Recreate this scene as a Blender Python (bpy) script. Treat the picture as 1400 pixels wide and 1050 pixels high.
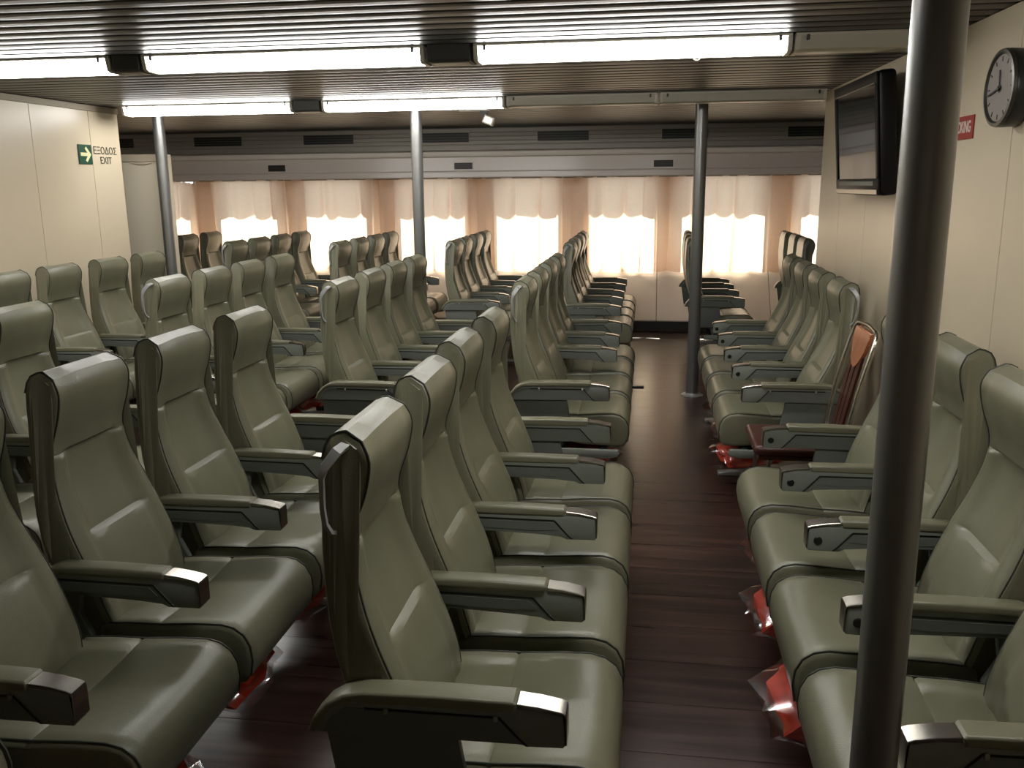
import bpy, bmesh, math, random
from mathutils import Vector, Matrix
random.seed(7)
C = bpy.context.scene.collection
SC = bpy.context.scene
for o in list(bpy.data.objects): bpy.data.objects.remove(o)
R = math.radians

# ------------------------------------------------------------------ camera, sky, sun, exposure
H = 1.62
cam = bpy.data.cameras.new('camera'); camo = bpy.data.objects.new('camera', cam); C.objects.link(camo)
cam.sensor_fit = 'HORIZONTAL'; cam.sensor_width = 36; cam.lens = 1220.69 / 1400 * 36
cam.clip_start = 0.02
rt = Vector((0.98902762, 0.14742454, -0.00950675)); up = Vector((-0.02290185, 0.21657944, 0.97599634)); fw = Vector((-0.14594478, 0.96506961, -0.21757934))
m4 = Matrix((rt, up, -fw)).transposed().to_4x4(); m4.translation = Vector((0, 0, H)); camo.matrix_world = m4
SC.camera = camo

w = bpy.data.worlds.new('sky'); SC.world = w; w.use_nodes = True
bg = w.node_tree.nodes['Background']; bg.inputs[0].default_value = (0.95, 0.96, 1.0, 1); bg.inputs[1].default_value = 1.25

sun = bpy.data.lights.new('sun', 'SUN'); sun.energy = 13; sun.angle = R(0.6); sun.color = (1.0, 0.93, 0.80)
suno = bpy.data.objects.new('sun', sun); C.objects.link(suno)
suno.rotation_euler = Vector((0.10, -1.0, -0.78)).to_track_quat('-Z', 'Y').to_euler(); suno.location = (0, 14, 6)

LAMP = 12.5          # emission of the lit ceiling diffusers
SC.view_settings.view_transform = 'Standard'; SC.view_settings.look = 'None'
SC.view_settings.gamma = 1.0; SC.view_settings.exposure = 1.05
SC.view_settings.use_curve_mapping = False

# ------------------------------------------------------------------ materials
def lin(c):
    return tuple(((x / 255) / 12.92 if x / 255 <= .04045 else ((x / 255 + .055) / 1.055) ** 2.4) for x in c) + (1,)

def mat(name, rgb, rough=.5, metal=0.0, noise=None, bump=None, spec=.5, coat=0.0):
    m = bpy.data.materials.new(name); m.use_nodes = True
    nt = m.node_tree; b = nt.nodes['Principled BSDF']
    col = lin(rgb)
    b.inputs['Base Color'].default_value = col; b.inputs['Roughness'].default_value = rough
    b.inputs['Metallic'].default_value = metal; b.inputs['Specular IOR Level'].default_value = spec
    b.inputs['Coat Weight'].default_value = coat
    if noise or bump:
        tc = nt.nodes.new('ShaderNodeTexCoord')
    if noise:
        sc, amt = noise[0], noise[1]; strch = noise[2] if len(noise) > 2 else (1, 1, 1)
        mp = nt.nodes.new('ShaderNodeMapping'); mp.inputs['Scale'].default_value = strch
        nt.links.new(tc.outputs['Object'], mp.inputs['Vector'])
        n = nt.nodes.new('ShaderNodeTexNoise'); n.inputs['Scale'].default_value = sc; n.inputs['Detail'].default_value = 5
        nt.links.new(mp.outputs[0], n.inputs['Vector'])
        r = nt.nodes.new('ShaderNodeValToRGB')
        r.color_ramp.elements[0].position = .3; r.color_ramp.elements[1].position = .7
        r.color_ramp.elements[0].color = tuple(c * (1 - amt) for c in col[:3]) + (1,)
        r.color_ramp.elements[1].color = tuple(min(1, c * (1 + amt)) for c in col[:3]) + (1,)
        nt.links.new(n.outputs['Fac'], r.inputs['Fac']); nt.links.new(r.outputs['Color'], b.inputs['Base Color'])
    if bump:
        n2 = nt.nodes.new('ShaderNodeTexNoise'); n2.inputs['Scale'].default_value = bump[0]; n2.inputs['Detail'].default_value = 3
        nt.links.new(tc.outputs['Object'], n2.inputs['Vector'])
        bp = nt.nodes.new('ShaderNodeBump'); bp.inputs['Strength'].default_value = bump[1]; bp.inputs['Distance'].default_value = .002
        nt.links.new(n2.outputs['Fac'], bp.inputs['Height']); nt.links.new(bp.outputs[0], b.inputs['Normal'])
    return m

def emis(name, rgb, s):
    m = bpy.data.materials.new(name); m.use_nodes = True; b = m.node_tree.nodes['Principled BSDF']
    b.inputs['Base Color'].default_value = (.8, .8, .8, 1)
    b.inputs['Emission Color'].default_value = rgb + (1,); b.inputs['Emission Strength'].default_value = s
    return m

M = {}
M['vinyl'] = mat('olive_vinyl', (113, 112, 91), .36, noise=(9, .06), bump=(260, .25))
M['vinyl_dark'] = mat('vinyl_piping', (52, 54, 46), .5)
M['plastic'] = mat('grey_plastic', (118, 122, 113), .45, bump=(300, .1))
M['plastic_dark'] = mat('dark_plastic', (98, 102, 95), .5)
M['chrome'] = mat('chrome', (170, 165, 156), .26, 1.0)
M['chrome_worn'] = mat('worn_steel', (165, 166, 164), .36, .25, noise=(14, .12))
M['black'] = mat('black_plastic', (14, 14, 14), .35)
M['frame'] = mat('dark_steel_frame', (48, 50, 50), .5, .4)
M['wall'] = mat('cream_wall_laminate', (210, 196, 170), .35, noise=(2.2, .03))
M['wall_joint'] = mat('wall_joint_strip', (150, 138, 116), .6)
M['dado'] = mat('white_dado_laminate', (238, 230, 224), .4)
M['locker'] = mat('cream_locker', (226, 214, 190), .4)
M['locker_trim'] = mat('beige_locker_trim', (196, 182, 158), .45)
M['base'] = mat('dark_baseboard', (52, 46, 42), .45)
M['bulkhead'] = mat('grey_bulkhead_slat', (158, 152, 140), .42, .1)
M['valance'] = mat('valance_laminate', (234, 222, 212), .22)
M['cornice'] = mat('cornice_strip', (250, 240, 226), .35)
M['vent'] = mat('vent_dark', (34, 37, 34), .5)
M['vent_slat'] = mat('vent_slat', (78, 78, 70), .45)
M['post'] = mat('painted_steel_post', (136, 136, 134), .32, .65, bump=(90, .08))
M['slat'] = mat('ceiling_slat_metal', (68, 66, 62), .4, .35, noise=(1.6, .10, (1, .2, 1)))
M['slat_gap'] = mat('ceiling_void', (20, 19, 17), .8)
M['fixture'] = mat('fixture_tray', (190, 184, 170), .4)
M['diff_off'] = mat('unlit_diffuser', (176, 172, 156), .3)
M['gear'] = mat('gear_box_grey', (58, 57, 52), .5)
M['lamp'] = emis('lit_diffuser', (1.0, .985, .945), LAMP)
M['tv'] = mat('tv_black', (8, 8, 9), .45, spec=.2)
M['screen'] = mat('tv_screen', (10, 11, 12), .08, coat=.3)
M['silver'] = mat('silver_trim', (170, 165, 155), .3, .6)
M['clock_rim'] = mat('clock_rim_dark', (44, 46, 42), .35)
M['clock_ring'] = mat('clock_ring_grey', (84, 82, 76), .35, .5)
M['clock_face'] = mat('clock_face', (132, 123, 116), .5)
M['hand'] = mat('clock_hand', (26, 24, 22), .5)
M['red'] = mat('sign_red', (150, 34, 24), .45)
M['white'] = mat('sign_white', (226, 214, 200), .5)
M['green'] = mat('sign_green', (18, 72, 50), .45)
M['arrow'] = mat('sign_arrow', (222, 220, 170), .5)
M['ink'] = mat('sign_ink', (52, 58, 44), .6)
M['vest'] = mat('life_vest_orange', (226, 62, 30), .5, noise=(16, .22), bump=(40, .6))
M['wood_light'] = mat('polished_veneer', (176, 112, 78), .22, noise=(12, .16, (1, 6, .6)), coat=.6)
M['wood_dark'] = mat('dark_red_wood', (70, 34, 24), .3, noise=(12, .2, (1, 8, .6)), coat=.3)
M['brown_pad'] = mat('brown_vinyl', (74, 40, 34), .35, bump=(200, .2))
M['wood_floor'] = None

def film_mat():
    m = bpy.data.materials.new('clear_plastic_film'); m.use_nodes = True; nt = m.node_tree
    nt.nodes.remove(nt.nodes['Principled BSDF']); out = nt.nodes['Material Output']
    t = nt.nodes.new('ShaderNodeBsdfTransparent'); t.inputs[0].default_value = (.92, .92, .92, 1)
    g = nt.nodes.new('ShaderNodeBsdfGlossy'); g.inputs['Roughness'].default_value = .15
    mx = nt.nodes.new('ShaderNodeMixShader'); mx.inputs[0].default_value = .22
    nt.links.new(t.outputs[0], mx.inputs[1]); nt.links.new(g.outputs[0], mx.inputs[2]); nt.links.new(mx.outputs[0], out.inputs[0])
    return m
M['film'] = film_mat()

def glass_mat():
    m = bpy.data.materials.new('window_glass'); m.use_nodes = True; nt = m.node_tree
    nt.nodes.remove(nt.nodes['Principled BSDF']); out = nt.nodes['Material Output']
    t = nt.nodes.new('ShaderNodeBsdfTransparent'); t.inputs[0].default_value = (.9, .95, .93, 1)
    g = nt.nodes.new('ShaderNodeBsdfGlossy'); g.inputs['Roughness'].default_value = .02
    f = nt.nodes.new('ShaderNodeFresnel'); f.inputs[0].default_value = 1.45
    mx = nt.nodes.new('ShaderNodeMixShader')
    nt.links.new(f.outputs[0], mx.inputs[0]); nt.links.new(t.outputs[0], mx.inputs[1]); nt.links.new(g.outputs[0], mx.inputs[2]); nt.links.new(mx.outputs[0], out.inputs[0])
    return m
M['glass'] = glass_mat()

def curtain_mat():
    m = bpy.data.materials.new('beige_curtain_cloth'); m.use_nodes = True; nt = m.node_tree
    nt.nodes.remove(nt.nodes['Principled BSDF']); out = nt.nodes['Material Output']
    tc = nt.nodes.new('ShaderNodeTexCoord'); mp = nt.nodes.new('ShaderNodeMapping'); mp.inputs['Scale'].default_value = (90, 1, 30)
    n = nt.nodes.new('ShaderNodeTexNoise'); n.inputs['Scale'].default_value = 1.0; n.inputs['Detail'].default_value = 2
    nt.links.new(tc.outputs['Object'], mp.inputs[0]); nt.links.new(mp.outputs[0], n.inputs['Vector'])
    r = nt.nodes.new('ShaderNodeValToRGB'); r.color_ramp.elements[0].color = lin((236, 209, 190)); r.color_ramp.elements[1].color = lin((248, 226, 209))
    nt.links.new(n.outputs['Fac'], r.inputs[0])
    d = nt.nodes.new('ShaderNodeBsdfDiffuse'); t = nt.nodes.new('ShaderNodeBsdfTranslucent'); mx = nt.nodes.new('ShaderNodeMixShader'); mx.inputs[0].default_value = .5
    nt.links.new(r.outputs[0], d.inputs[0]); nt.links.new(r.outputs[0], t.inputs[0])
    nt.links.new(d.outputs[0], mx.inputs[1]); nt.links.new(t.outputs[0], mx.inputs[2]); nt.links.new(mx.outputs[0], out.inputs[0])
    return m
M['curtain'] = curtain_mat()

def floor_mat():
    m = bpy.data.materials.new('dark_wood_floor'); m.use_nodes = True; nt = m.node_tree; b = nt.nodes['Principled BSDF']
    tc = nt.nodes.new('ShaderNodeTexCoord'); mp = nt.nodes.new('ShaderNodeMapping'); mp.inputs['Scale'].default_value = (1.0, 14, 1)
    oi = nt.nodes.new('ShaderNodeObjectInfo')
    ad = nt.nodes.new('ShaderNodeVectorMath'); ad.operation = 'ADD'
    nt.links.new(tc.outputs['Object'], ad.inputs[0]); nt.links.new(oi.outputs['Random'], ad.inputs[1]); nt.links.new(ad.outputs[0], mp.inputs[0])
    n = nt.nodes.new('ShaderNodeTexNoise'); n.inputs['Scale'].default_value = 1.6; n.inputs['Detail'].default_value = 6; n.inputs['Distortion'].default_value = .6
    nt.links.new(mp.outputs[0], n.inputs['Vector'])
    r = nt.nodes.new('ShaderNodeValToRGB'); r.color_ramp.elements[0].position = .3; r.color_ramp.elements[1].position = .72
    r.color_ramp.elements[0].color = lin((30, 19, 17)); r.color_ramp.elements[1].color = lin((76, 53, 45))
    nt.links.new(n.outputs['Fac'], r.inputs[0]); nt.links.new(r.outputs[0], b.inputs['Base Color'])
    mr = nt.nodes.new('ShaderNodeMapRange'); mr.inputs['To Min'].default_value = .22; mr.inputs['To Max'].default_value = .38
    nt.links.new(n.outputs['Fac'], mr.inputs[0]); nt.links.new(mr.outputs[0], b.inputs['Roughness'])
    b.inputs['Coat Weight'].default_value = .22; b.inputs['Coat Roughness'].default_value = .18
    bp = nt.nodes.new('ShaderNodeBump'); bp.inputs['Strength'].default_value = .25; bp.inputs['Distance'].default_value = .004
    nt.links.new(n.outputs['Fac'], bp.inputs['Height']); nt.links.new(bp.outputs[0], b.inputs['Normal'])
    return m
M['wood_floor'] = floor_mat()

# ------------------------------------------------------------------ mesh helpers
def new_bm(): return bmesh.new()

def to_mesh(name, bm, smooth=True, angle=35):
    bmesh.ops.recalc_face_normals(bm, faces=bm.faces)
    for f in bm.faces: f.smooth = smooth
    if smooth:
        for e in bm.edges:
            if len(e.link_faces) == 2 and e.calc_face_angle(0) > R(angle): e.smooth = False
    me = bpy.data.meshes.new(name); bm.to_mesh(me); bm.free()
    return me

def link(name, me, m, parent=None, loc=(0, 0, 0), rot=(0, 0, 0)):
    o = bpy.data.objects.new(name, me); C.objects.link(o)
    if me is not None and hasattr(me, 'materials') and len(me.materials) == 0 and m is not None: me.materials.append(m)
    if parent is not None: o.parent = parent
    o.location = loc; o.rotation_euler = rot
    return o

def obj(name, bm, m, parent=None, loc=(0, 0, 0), rot=(0, 0, 0), smooth=True, angle=35):
    return link(name, to_mesh(name, bm, smooth, angle), m, parent, loc, rot)

def tag(o, label, cat, group=None):
    o['label'] = label; o['category'] = cat
    if group: o['group'] = group
    return o

def thing(name, label, cat, loc=(0, 0, 0), rotz=0, group=None):
    o = bpy.data.objects.new(name, None); C.objects.link(o); o.location = loc; o.rotation_euler = (0, 0, rotz)
    o.empty_display_size = .1
    return tag(o, label, cat, group)

def struct(o): o['kind'] = 'structure'; return o

def box(bm, lo, hi, bev=0.0, seg=2):
    vs = [bm.verts.new((x, y, z)) for x in (lo[0], hi[0]) for y in (lo[1], hi[1]) for z in (lo[2], hi[2])]
    fs = [(0, 1, 3, 2), (4, 6, 7, 5), (0, 4, 5, 1), (2, 3, 7, 6), (0, 2, 6, 4), (1, 5, 7, 3)]
    faces = [bm.faces.new([vs[i] for i in f]) for f in fs]
    if bev:
        es = list({e for f in faces for e in f.edges})
        bmesh.ops.bevel(bm, geom=es, offset=bev, segments=seg, affect='EDGES', profile=.5)
    return bm

def bx(lo, hi, bev=0.0, seg=2): return box(new_bm(), lo, hi, bev, seg)

def prism(bm, pts, a, b, axis='y', bev=0.0, seg=2):
    """extrude a 2-D outline (list of 2-tuples) along an axis from a to b"""
    def P(p, t):
        if axis == 'y': return (p[0], t, p[1])
        if axis == 'x': return (t, p[0], p[1])
        return (p[0], p[1], t)
    n = len(pts)
    A = [bm.verts.new(P(p, a)) for p in pts]; B = [bm.verts.new(P(p, b)) for p in pts]
    fs = [bm.faces.new(A), bm.faces.new(B[::-1])]
    for i in range(n): fs.append(bm.faces.new((A[i], A[(i + 1) % n], B[(i + 1) % n], B[i])))
    if bev:
        bmesh.ops.recalc_face_normals(bm, faces=fs)
        es = list(fs[0].edges) + list(fs[1].edges)
        bmesh.ops.bevel(bm, geom=es, offset=bev, segments=seg, affect='EDGES', profile=.5)
    return bm

def tube(bm, pts, r, n=8, flat=(1, 1), closed=False):
    pts = [Vector(p) for p in pts]; rings = []
    prev = None
    for i, p in enumerate(pts):
        if closed: d = pts[(i + 1) % len(pts)] - pts[i - 1]
        elif i == 0: d = pts[1] - p
        elif i == len(pts) - 1: d = p - pts[-2]
        else: d = (pts[i + 1] - p).normalized() + (p - pts[i - 1]).normalized()
        d.normalize()
        if prev is None:
            ref = Vector((0, 0, 1)) if abs(d.z) < .9 else Vector((1, 0, 0))
            a = d.cross(ref).normalized()
        else:
            a = prev - d * prev.dot(d)
            a = a.normalized() if a.length > 1e-6 else d.orthogonal().normalized()
        prev = a; b = d.cross(a)
        rr = r[i] if isinstance(r, (list, tuple)) else r
        rings.append([bm.verts.new(p + a * (math.cos(2 * math.pi * k / n) * rr * flat[0]) + b * (math.sin(2 * math.pi * k / n) * rr * flat[1])) for k in range(n)])
    m = len(rings)
    for i in range(m if closed else m - 1):
        A, B = rings[i], rings[(i + 1) % m]
        for k in range(n): bm.faces.new((A[k], A[(k + 1) % n], B[(k + 1) % n], B[k]))
    if not closed:
        bm.faces.new(rings[0][::-1]); bm.faces.new(rings[-1])
    return bm

def lathe(bm, prof, n=24, mat4=None):
    rings = []
    for (r, z) in prof:
        rings.append([bm.verts.new((r * math.cos(2 * math.pi * k / n), r * math.sin(2 * math.pi * k / n), z)) for k in range(n)])
    for A, B in zip(rings, rings[1:]):
        for k in range(n): bm.faces.new((A[k], A[(k + 1) % n], B[(k + 1) % n], B[k]))
    bm.faces.new(rings[0][::-1]); bm.faces.new(rings[-1])
    if mat4 is not None: bmesh.ops.transform(bm, matrix=mat4, verts=bm.verts)
    return bm

def catmull(pts, n):
    out = []
    P = [pts[0]] + list(pts) + [pts[-1]]
    segs = len(pts) - 1
    for s in range(segs):
        p0, p1, p2, p3 = P[s:s + 4]
        for k in range(n):
            t = k / n
            out.append(tuple(.5 * ((2 * b) + (-a + c) * t + (2 * a - 5 * b + 4 * c - d) * t * t + (-a + 3 * b - 3 * c + d) * t ** 3) for a, b, c, d in zip(p0, p1, p2, p3)))
    out.append(tuple(pts[-1]))
    return out

# ------------------------------------------------------------------ room: floor, walls, ceiling
ZC = 2.22
YB = -2.6            # back end of the room, behind the camera
XL, XR = -6.2, 3.3   # outer sides beyond the partitions
fl = struct(obj('floor', bx((XL, YB, -.06), (XR, 10.64, -.006)), M['slat_gap']))
y = YB
k = 0
while y < 10.03:
    d = .26
    y2 = min(y + d, 10.03)
    obj('floor_plank', bx((XL, y + .0008, -.006), (XR, y2 - .0008, 0)), M['wood_floor'], fl, smooth=False)
    y = y2

def panel_wall(name, x0, y0, x1, y1, z0, z1, joints, thick, side, m):
    """upright wall along a line with laminate panels and recessed joints; side=+1: room lies at +X"""
    d = Vector((x1 - x0, y1 - y0)); L = d.length; ang = math.atan2(d.y, d.x)
    bm = new_bm(); s = -side
    # local: x along the wall, y across
    ya, yb = (0.006, thick) if side * 1 > 0 else (-thick, -0.006)
    box(bm, (0, ya, z0), (L, yb, z1))
    wo = struct(obj(name, bm, M['wall_joint'], loc=(x0, y0, 0), rot=(0, 0, ang)))
    js = [0] + joints + [L]
    for a, b in zip(js, js[1:]):
        p0, p1 = (0, .006) if side > 0 else (-.006, 0)
        obj('wall_panel', bx((a + .002, p0, z0 + .001), (b - .002, p1, z1 - .001), .0015, 1), m, wo, smooth=False)
    return wo

# left partition with the exit sign (room at +X)
Ljo = [Y - YB for Y in (-2.0, -1.37, -.735, -.1, .535, 1.17, 1.8, 2.44, 3.07, 3.705, 4.335, 4.97, 5.6, 6.245)]
wl = panel_wall('wall_left', -4.05, YB, -4.05, 6.62, 0, ZC, Ljo, .07, +1, M['wall'])
# local +y of a wall running along +Y points to -X, so the body sits behind the panels
tr = struct(obj('trim_1', bx((-4.052, YB, ZC - .045), (-4.040, 6.62, ZC - .002), .003, 1), M['wall_joint']))
# right partition with television and clock (room at -X)
rx0, rx1 = 1.25 - .0225 * (YB - 3.6), 1.25 - .0225 * (6.6 - 3.6)
Rj = [Y - YB for Y in (-2.2, -1.57, -.94, -.3, .33, .96, 1.6, 2.2, 2.83, 3.46, 4.1, 4.73, 5.36, 6.0)]
wr = panel_wall('wall_right', rx0, YB, rx1, 6.6, 0, ZC, Rj, .07, -1, M['wall'])
def WR(Y): return 1.25 - .0225 * (Y - 3.6)
# outer sides and the back end (closed room)
struct(obj('wall_outer_left', bx((XL - .1, YB, 0), (XL, 10.64, ZC)), M['wall']))
struct(obj('wall_outer_right', bx((XR, YB, 0), (XR + .1, 10.64, ZC)), M['wall']))
struct(obj('wall_back', bx((XL, YB - .1, 0), (XR, YB, ZC)), M['wall']))

# ceiling: dark void, metal slats hung below
ce = struct(obj('ceiling', bx((XL, YB, ZC + .03), (XR, 10.64, ZC + .12)), M['slat_gap']))
bm = new_bm(); prism(bm, [(-.051, .022), (-.051, .007), (-.046, .0025), (-.02, 0), (.02, 0), (.046, .0025), (.051, .007), (.051, .022)], XL, XR, 'x')
slat_me = to_mesh('ceiling_slat', bm, False)
y = YB + .08
while y < 9.76:
    s = link('ceiling_slat', slat_me, M['slat'], ce, (0, y, ZC)); y += .125

# far bulkhead above the windows: horizontal slats, vents, cornice, valance
wf = None
FS = 1.049
def fz(z): return H + (z - H) * FS
WIN = [(a * FS, b * FS) for a, b in [(-5.95, -5.25), (-4.93, -4.19), (-3.90, -3.13), (-2.79, -2.0), (-1.70, -.957), (-.674, .082), (.317, 1.241), (1.55, 2.32)]]
WZ0, WZ1 = .72, 1.78
bm = new_bm()
YW0, YW1 = 10.52, 10.64
box(bm, (XL, YW0, 0), (XR, YW1, WZ0)); box(bm, (XL, YW0, WZ1), (XR, YW1, ZC))
xs = [XL] + [v for a in WIN for v in a] + [XR]
for a, b in zip(xs[0::2], xs[1::2]): box(bm, (a, YW0, WZ0), (b, YW1, WZ1))
wf = struct(obj('wall_far', bm, M['dado'], smooth=False))
for i, (a, b) in enumerate(WIN):
    bm = new_bm()
    t = .03
    for lo, hi in (((a, WZ0), (b, WZ0 + t)), ((a, WZ1 - t), (b, WZ1)), ((a, WZ0 + t), (a + t, WZ1 - t)), ((b - t, WZ0 + t), (b, WZ1 - t))):
        box(bm, (lo[0], 10.55, lo[1]), (hi[0], 10.59, hi[1]), .003, 1)
    wo = struct(obj('window_%d' % (i + 1), bm, M['frame'], smooth=False))
    obj('pane', bx((a + t, 10.566, WZ0 + t), (b - t, 10.572, WZ1 - t)), M['glass'], wo, smooth=False)
# deck overhang outside that shades the upper half of the windows
struct(obj('trim_2', bx((XL - 1, 10.65, 2.24), (XR + 1, 11.66, 2.34), .01), M['dado']))

for (z0, z1) in ((2.165, 2.205), (2.118, 2.162), (2.073, 2.115), (2.030, 2.070), (1.990, 2.027)):
    pass
bk = struct(obj('trim_3', bx((XL, 9.80, 1.985), (XR, 10.52, ZC + .02)), M['bulkhead'], smooth=False))
for (z0, z1) in ((2.176, 2.216), (2.134, 2.173), (2.092, 2.131), (2.050, 2.089), (1.990, 2.047)):
    obj('bulkhead_slat', bx((XL, 9.785, z0), (XR, 9.80, z1), .004, 1), M['bulkhead'], bk, smooth=False)
for (a, b) in ((-6.1, -5.815), (-5.078, -4.512), (-3.785, -3.214), (-2.46, -1.923), (-1.178, -.633), (.129, .60), (1.40, 1.93)):
    nth = ['first', 'second', 'third', 'fourth', 'fifth', 'sixth', 'seventh'][[-6.1, -5.078, -3.785, -2.46, -1.178, .129, 1.40].index(a)]
    t = thing('air_vent', 'dark slatted air vent in the grey bulkhead, %s from the left' % nth, 'vent', ((a + b) / 2, 9.785, 2.125), 0, 'air vents in the bulkhead')
    hw = (b - a) / 2
    obj('backing', bx((-hw, -.004, -.052), (hw, 0, .052)), M['vent'], t, smooth=False)
    bm = new_bm()
    for lo, hi in (((-hw - .006, .050), (hw + .006, .057)), ((-hw - .006, -.057), (hw + .006, -.050)), ((-hw - .006, -.05), (-hw, .05)), ((hw, -.05), (hw + .006, .05))):
        box(bm, (lo[0], -.008, lo[1]), (hi[0], 0, hi[1]))
    obj('frame', bm, M['bulkhead'], t, smooth=False)
    for z in (-.026, 0.0, .026):
        bm = new_bm(); box(bm, (-hw, -.010, z - .003), (hw, -.004, z + .003)); obj('slat', bm, M['vent_slat'], t, smooth=False)
cn = new_bm(); prism(cn, [(9.80, 1.985), (9.72, 1.985), (9.695, 1.972), (9.69, 1.95), (9.70, 1.925), (9.74, 1.915), (9.80, 1.915)], XL, XR, 'x')
struct(obj('trim_4', cn, M['cornice']))
va = new_bm(); prism(va, [(9.80, 1.915), (9.745, 1.915), (9.738, 1.775), (9.748, 1.768), (9.738, 1.761), (9.735, 1.71), (9.745, 1.70), (9.80, 1.70)], XL, XR, 'x', 0)
vo = struct(obj('trim_5', va, M['valance'], smooth=False))
struct(obj('trim_6', bx((XL, 9.80, 1.708), (XR, 10.52, 1.722)), M['valance'], smooth=False))
for i, (a, b) in enumerate(((-4.202, -3.997), (-2.08, -1.879), (.045, .257))):
    c = (a + b) / 2
    t = thing('valance_grille', 'small dark rectangular grille in the pale valance, %s from the left' % ['first', 'second', 'third'][i], 'grille', (c, 9.738, 1.825), 0, 'small grilles in the valance')
    bm = new_bm()
    for lo, hi in (((-.11, .034), (.11, .042)), ((-.11, -.042), (.11, -.034)), ((-.11, -.034), (-.1, .034)), ((.1, -.034), (.11, .034))):
        box(bm, (lo[0], -.006, lo[1]), (hi[0], .003, hi[1]))
    obj('frame', bm, M['valance'], t, smooth=False)
    obj('backing', bx((-.1, -.002, -.034), (.1, .003, .034)), M['base'], t, smooth=False)
    for z in (-.017, 0, .017): obj('slat', bx((-.1, -.005, z - .002), (.1, -.002, z + .002)), M['vent_slat'], t, smooth=False)

# white dado box below the windows: sloped sill, panels, dark plinth
db = new_bm(); prism(db, [(10.52, .69), (10.40, .575), (9.995, .13), (9.995, .12), (10.52, .12)], XL, XR, 'x')  # full-height slant added so the face catches the curtain glow
do = struct(obj('trim_7', db, M['wall_joint'], smooth=False))
dj = [XL] + [-5.10, -4.05, -3.0, -1.93, -.93, .12, 1.36, 2.4] + [XR]
for a, b in zip(dj, dj[1:]):
    bm = new_bm(); prism(bm, [(10.518, .698), (10.395, .582), (9.988, .135), (9.988, .122), (9.996, .122), (9.996, .134), (10.402, .573), (10.518, .686)], a + .004, b - .004, 'x')
    obj('wall_panel', bm, M['dado'], do, smooth=False)
struct(obj('baseboard_far', bx((XL, 10.015, 0), (XR, 10.52, .122), .004, 1), M['base']))
struct(obj('baseboard_left', bx((-4.062, YB, 0), (-4.036, 6.62, .1), .003, 1), M['base']))

# ------------------------------------------------------------------ curtains
CB = [v * FS for v in (-6.15, -5.168, -4.098, -3.06, -1.968, -.927, .098, 1.274, 2.36)]
names = ['leftmost', 'second', 'third', 'fourth', 'fifth', 'sixth', 'seventh', 'rightmost']
for i, (a, b) in enumerate(zip(CB, CB[1:])):
    rr = random.Random(100 + i)
    bm = new_bm(); NX, NZ = 170, 14
    W = b - a - .014
    ph = rr.uniform(0, 6.28); nf = rr.choice([4.4, 5.2, 4.8]); ph2 = rr.uniform(0, 6.28)
    grid = []
    for jz in range(NZ + 1):
        tz = jz / NZ            # 0 at the top
        z = 1.711 - tz * (1.711 - .638)
        row = []
        for jx in range(NX + 1):
            u = jx / NX
            amp = .008 + .034 * tz ** .7
            yy = math.sin(u * nf * 6.283 + ph + .5 * math.sin(u * 9 + ph2)) * amp + (.022 * math.sin(u * 2.3 * 6.283 + ph2) + .014 * math.sin(u * 7.7 * 6.283 + 2 * ph2)) * (.25 + tz)
            x = a + .007 + W * u + .008 * tz * math.sin(u * nf * 6.283 * .5 + ph2)
            if i == 0 and u > .6: zz_drop = .05 * (1 - tz) ** 3 * ((u - .6) / .4) ** 2
            else: zz_drop = 0
            zz = z - zz_drop
            if jz == 0: zz += .004 * math.sin(u * 20 * 6.283) - (.012 * abs(math.sin(u * 6 * 3.1416)) if i == 5 else 0)
            if jz == NZ: zz += .006 * math.sin(u * nf * 6.283 + ph) - .012 * u * (i % 2)
            q_ = u * nf * 6.283 + ph + .5 * math.sin(u * 9 + ph2)
            fold = (.018 + .030 * (.5 + .5 * math.sin(u * 4.1 + ph2))) * (.55 + .45 * tz) * min(1, u * 12, (1 - u) * 12)
            x += fold * math.sin(q_ + 1.5708 + .6 * math.sin(tz * 2 + ph))
            row.append(bm.verts.new((x - (a + b) / 2, yy, zz - .638)))
        grid.append(row)
    for r0, r1 in zip(grid, grid[1:]):
        for k in range(NX): bm.faces.new((r0[k], r0[k + 1], r1[k + 1], r1[k]))
    t = thing('window_curtain', 'sunlit beige window curtain, %s of the eight along the far wall' % (names[i] if i in (0, 7) else names[i] + ' from left'), 'curtain', ((a + b) / 2, 10.395, .638), 0, 'curtains along the far wall')
    obj('cloth', bm, M['curtain'], t)
    # rail hooks at the top edge
    obj('curtain_rail', bx((-(b - a) / 2 + .005, -.006, 1.055), ((b - a) / 2 - .005, .006, 1.067), .002, 1), M['silver'], t, smooth=False)

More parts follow.
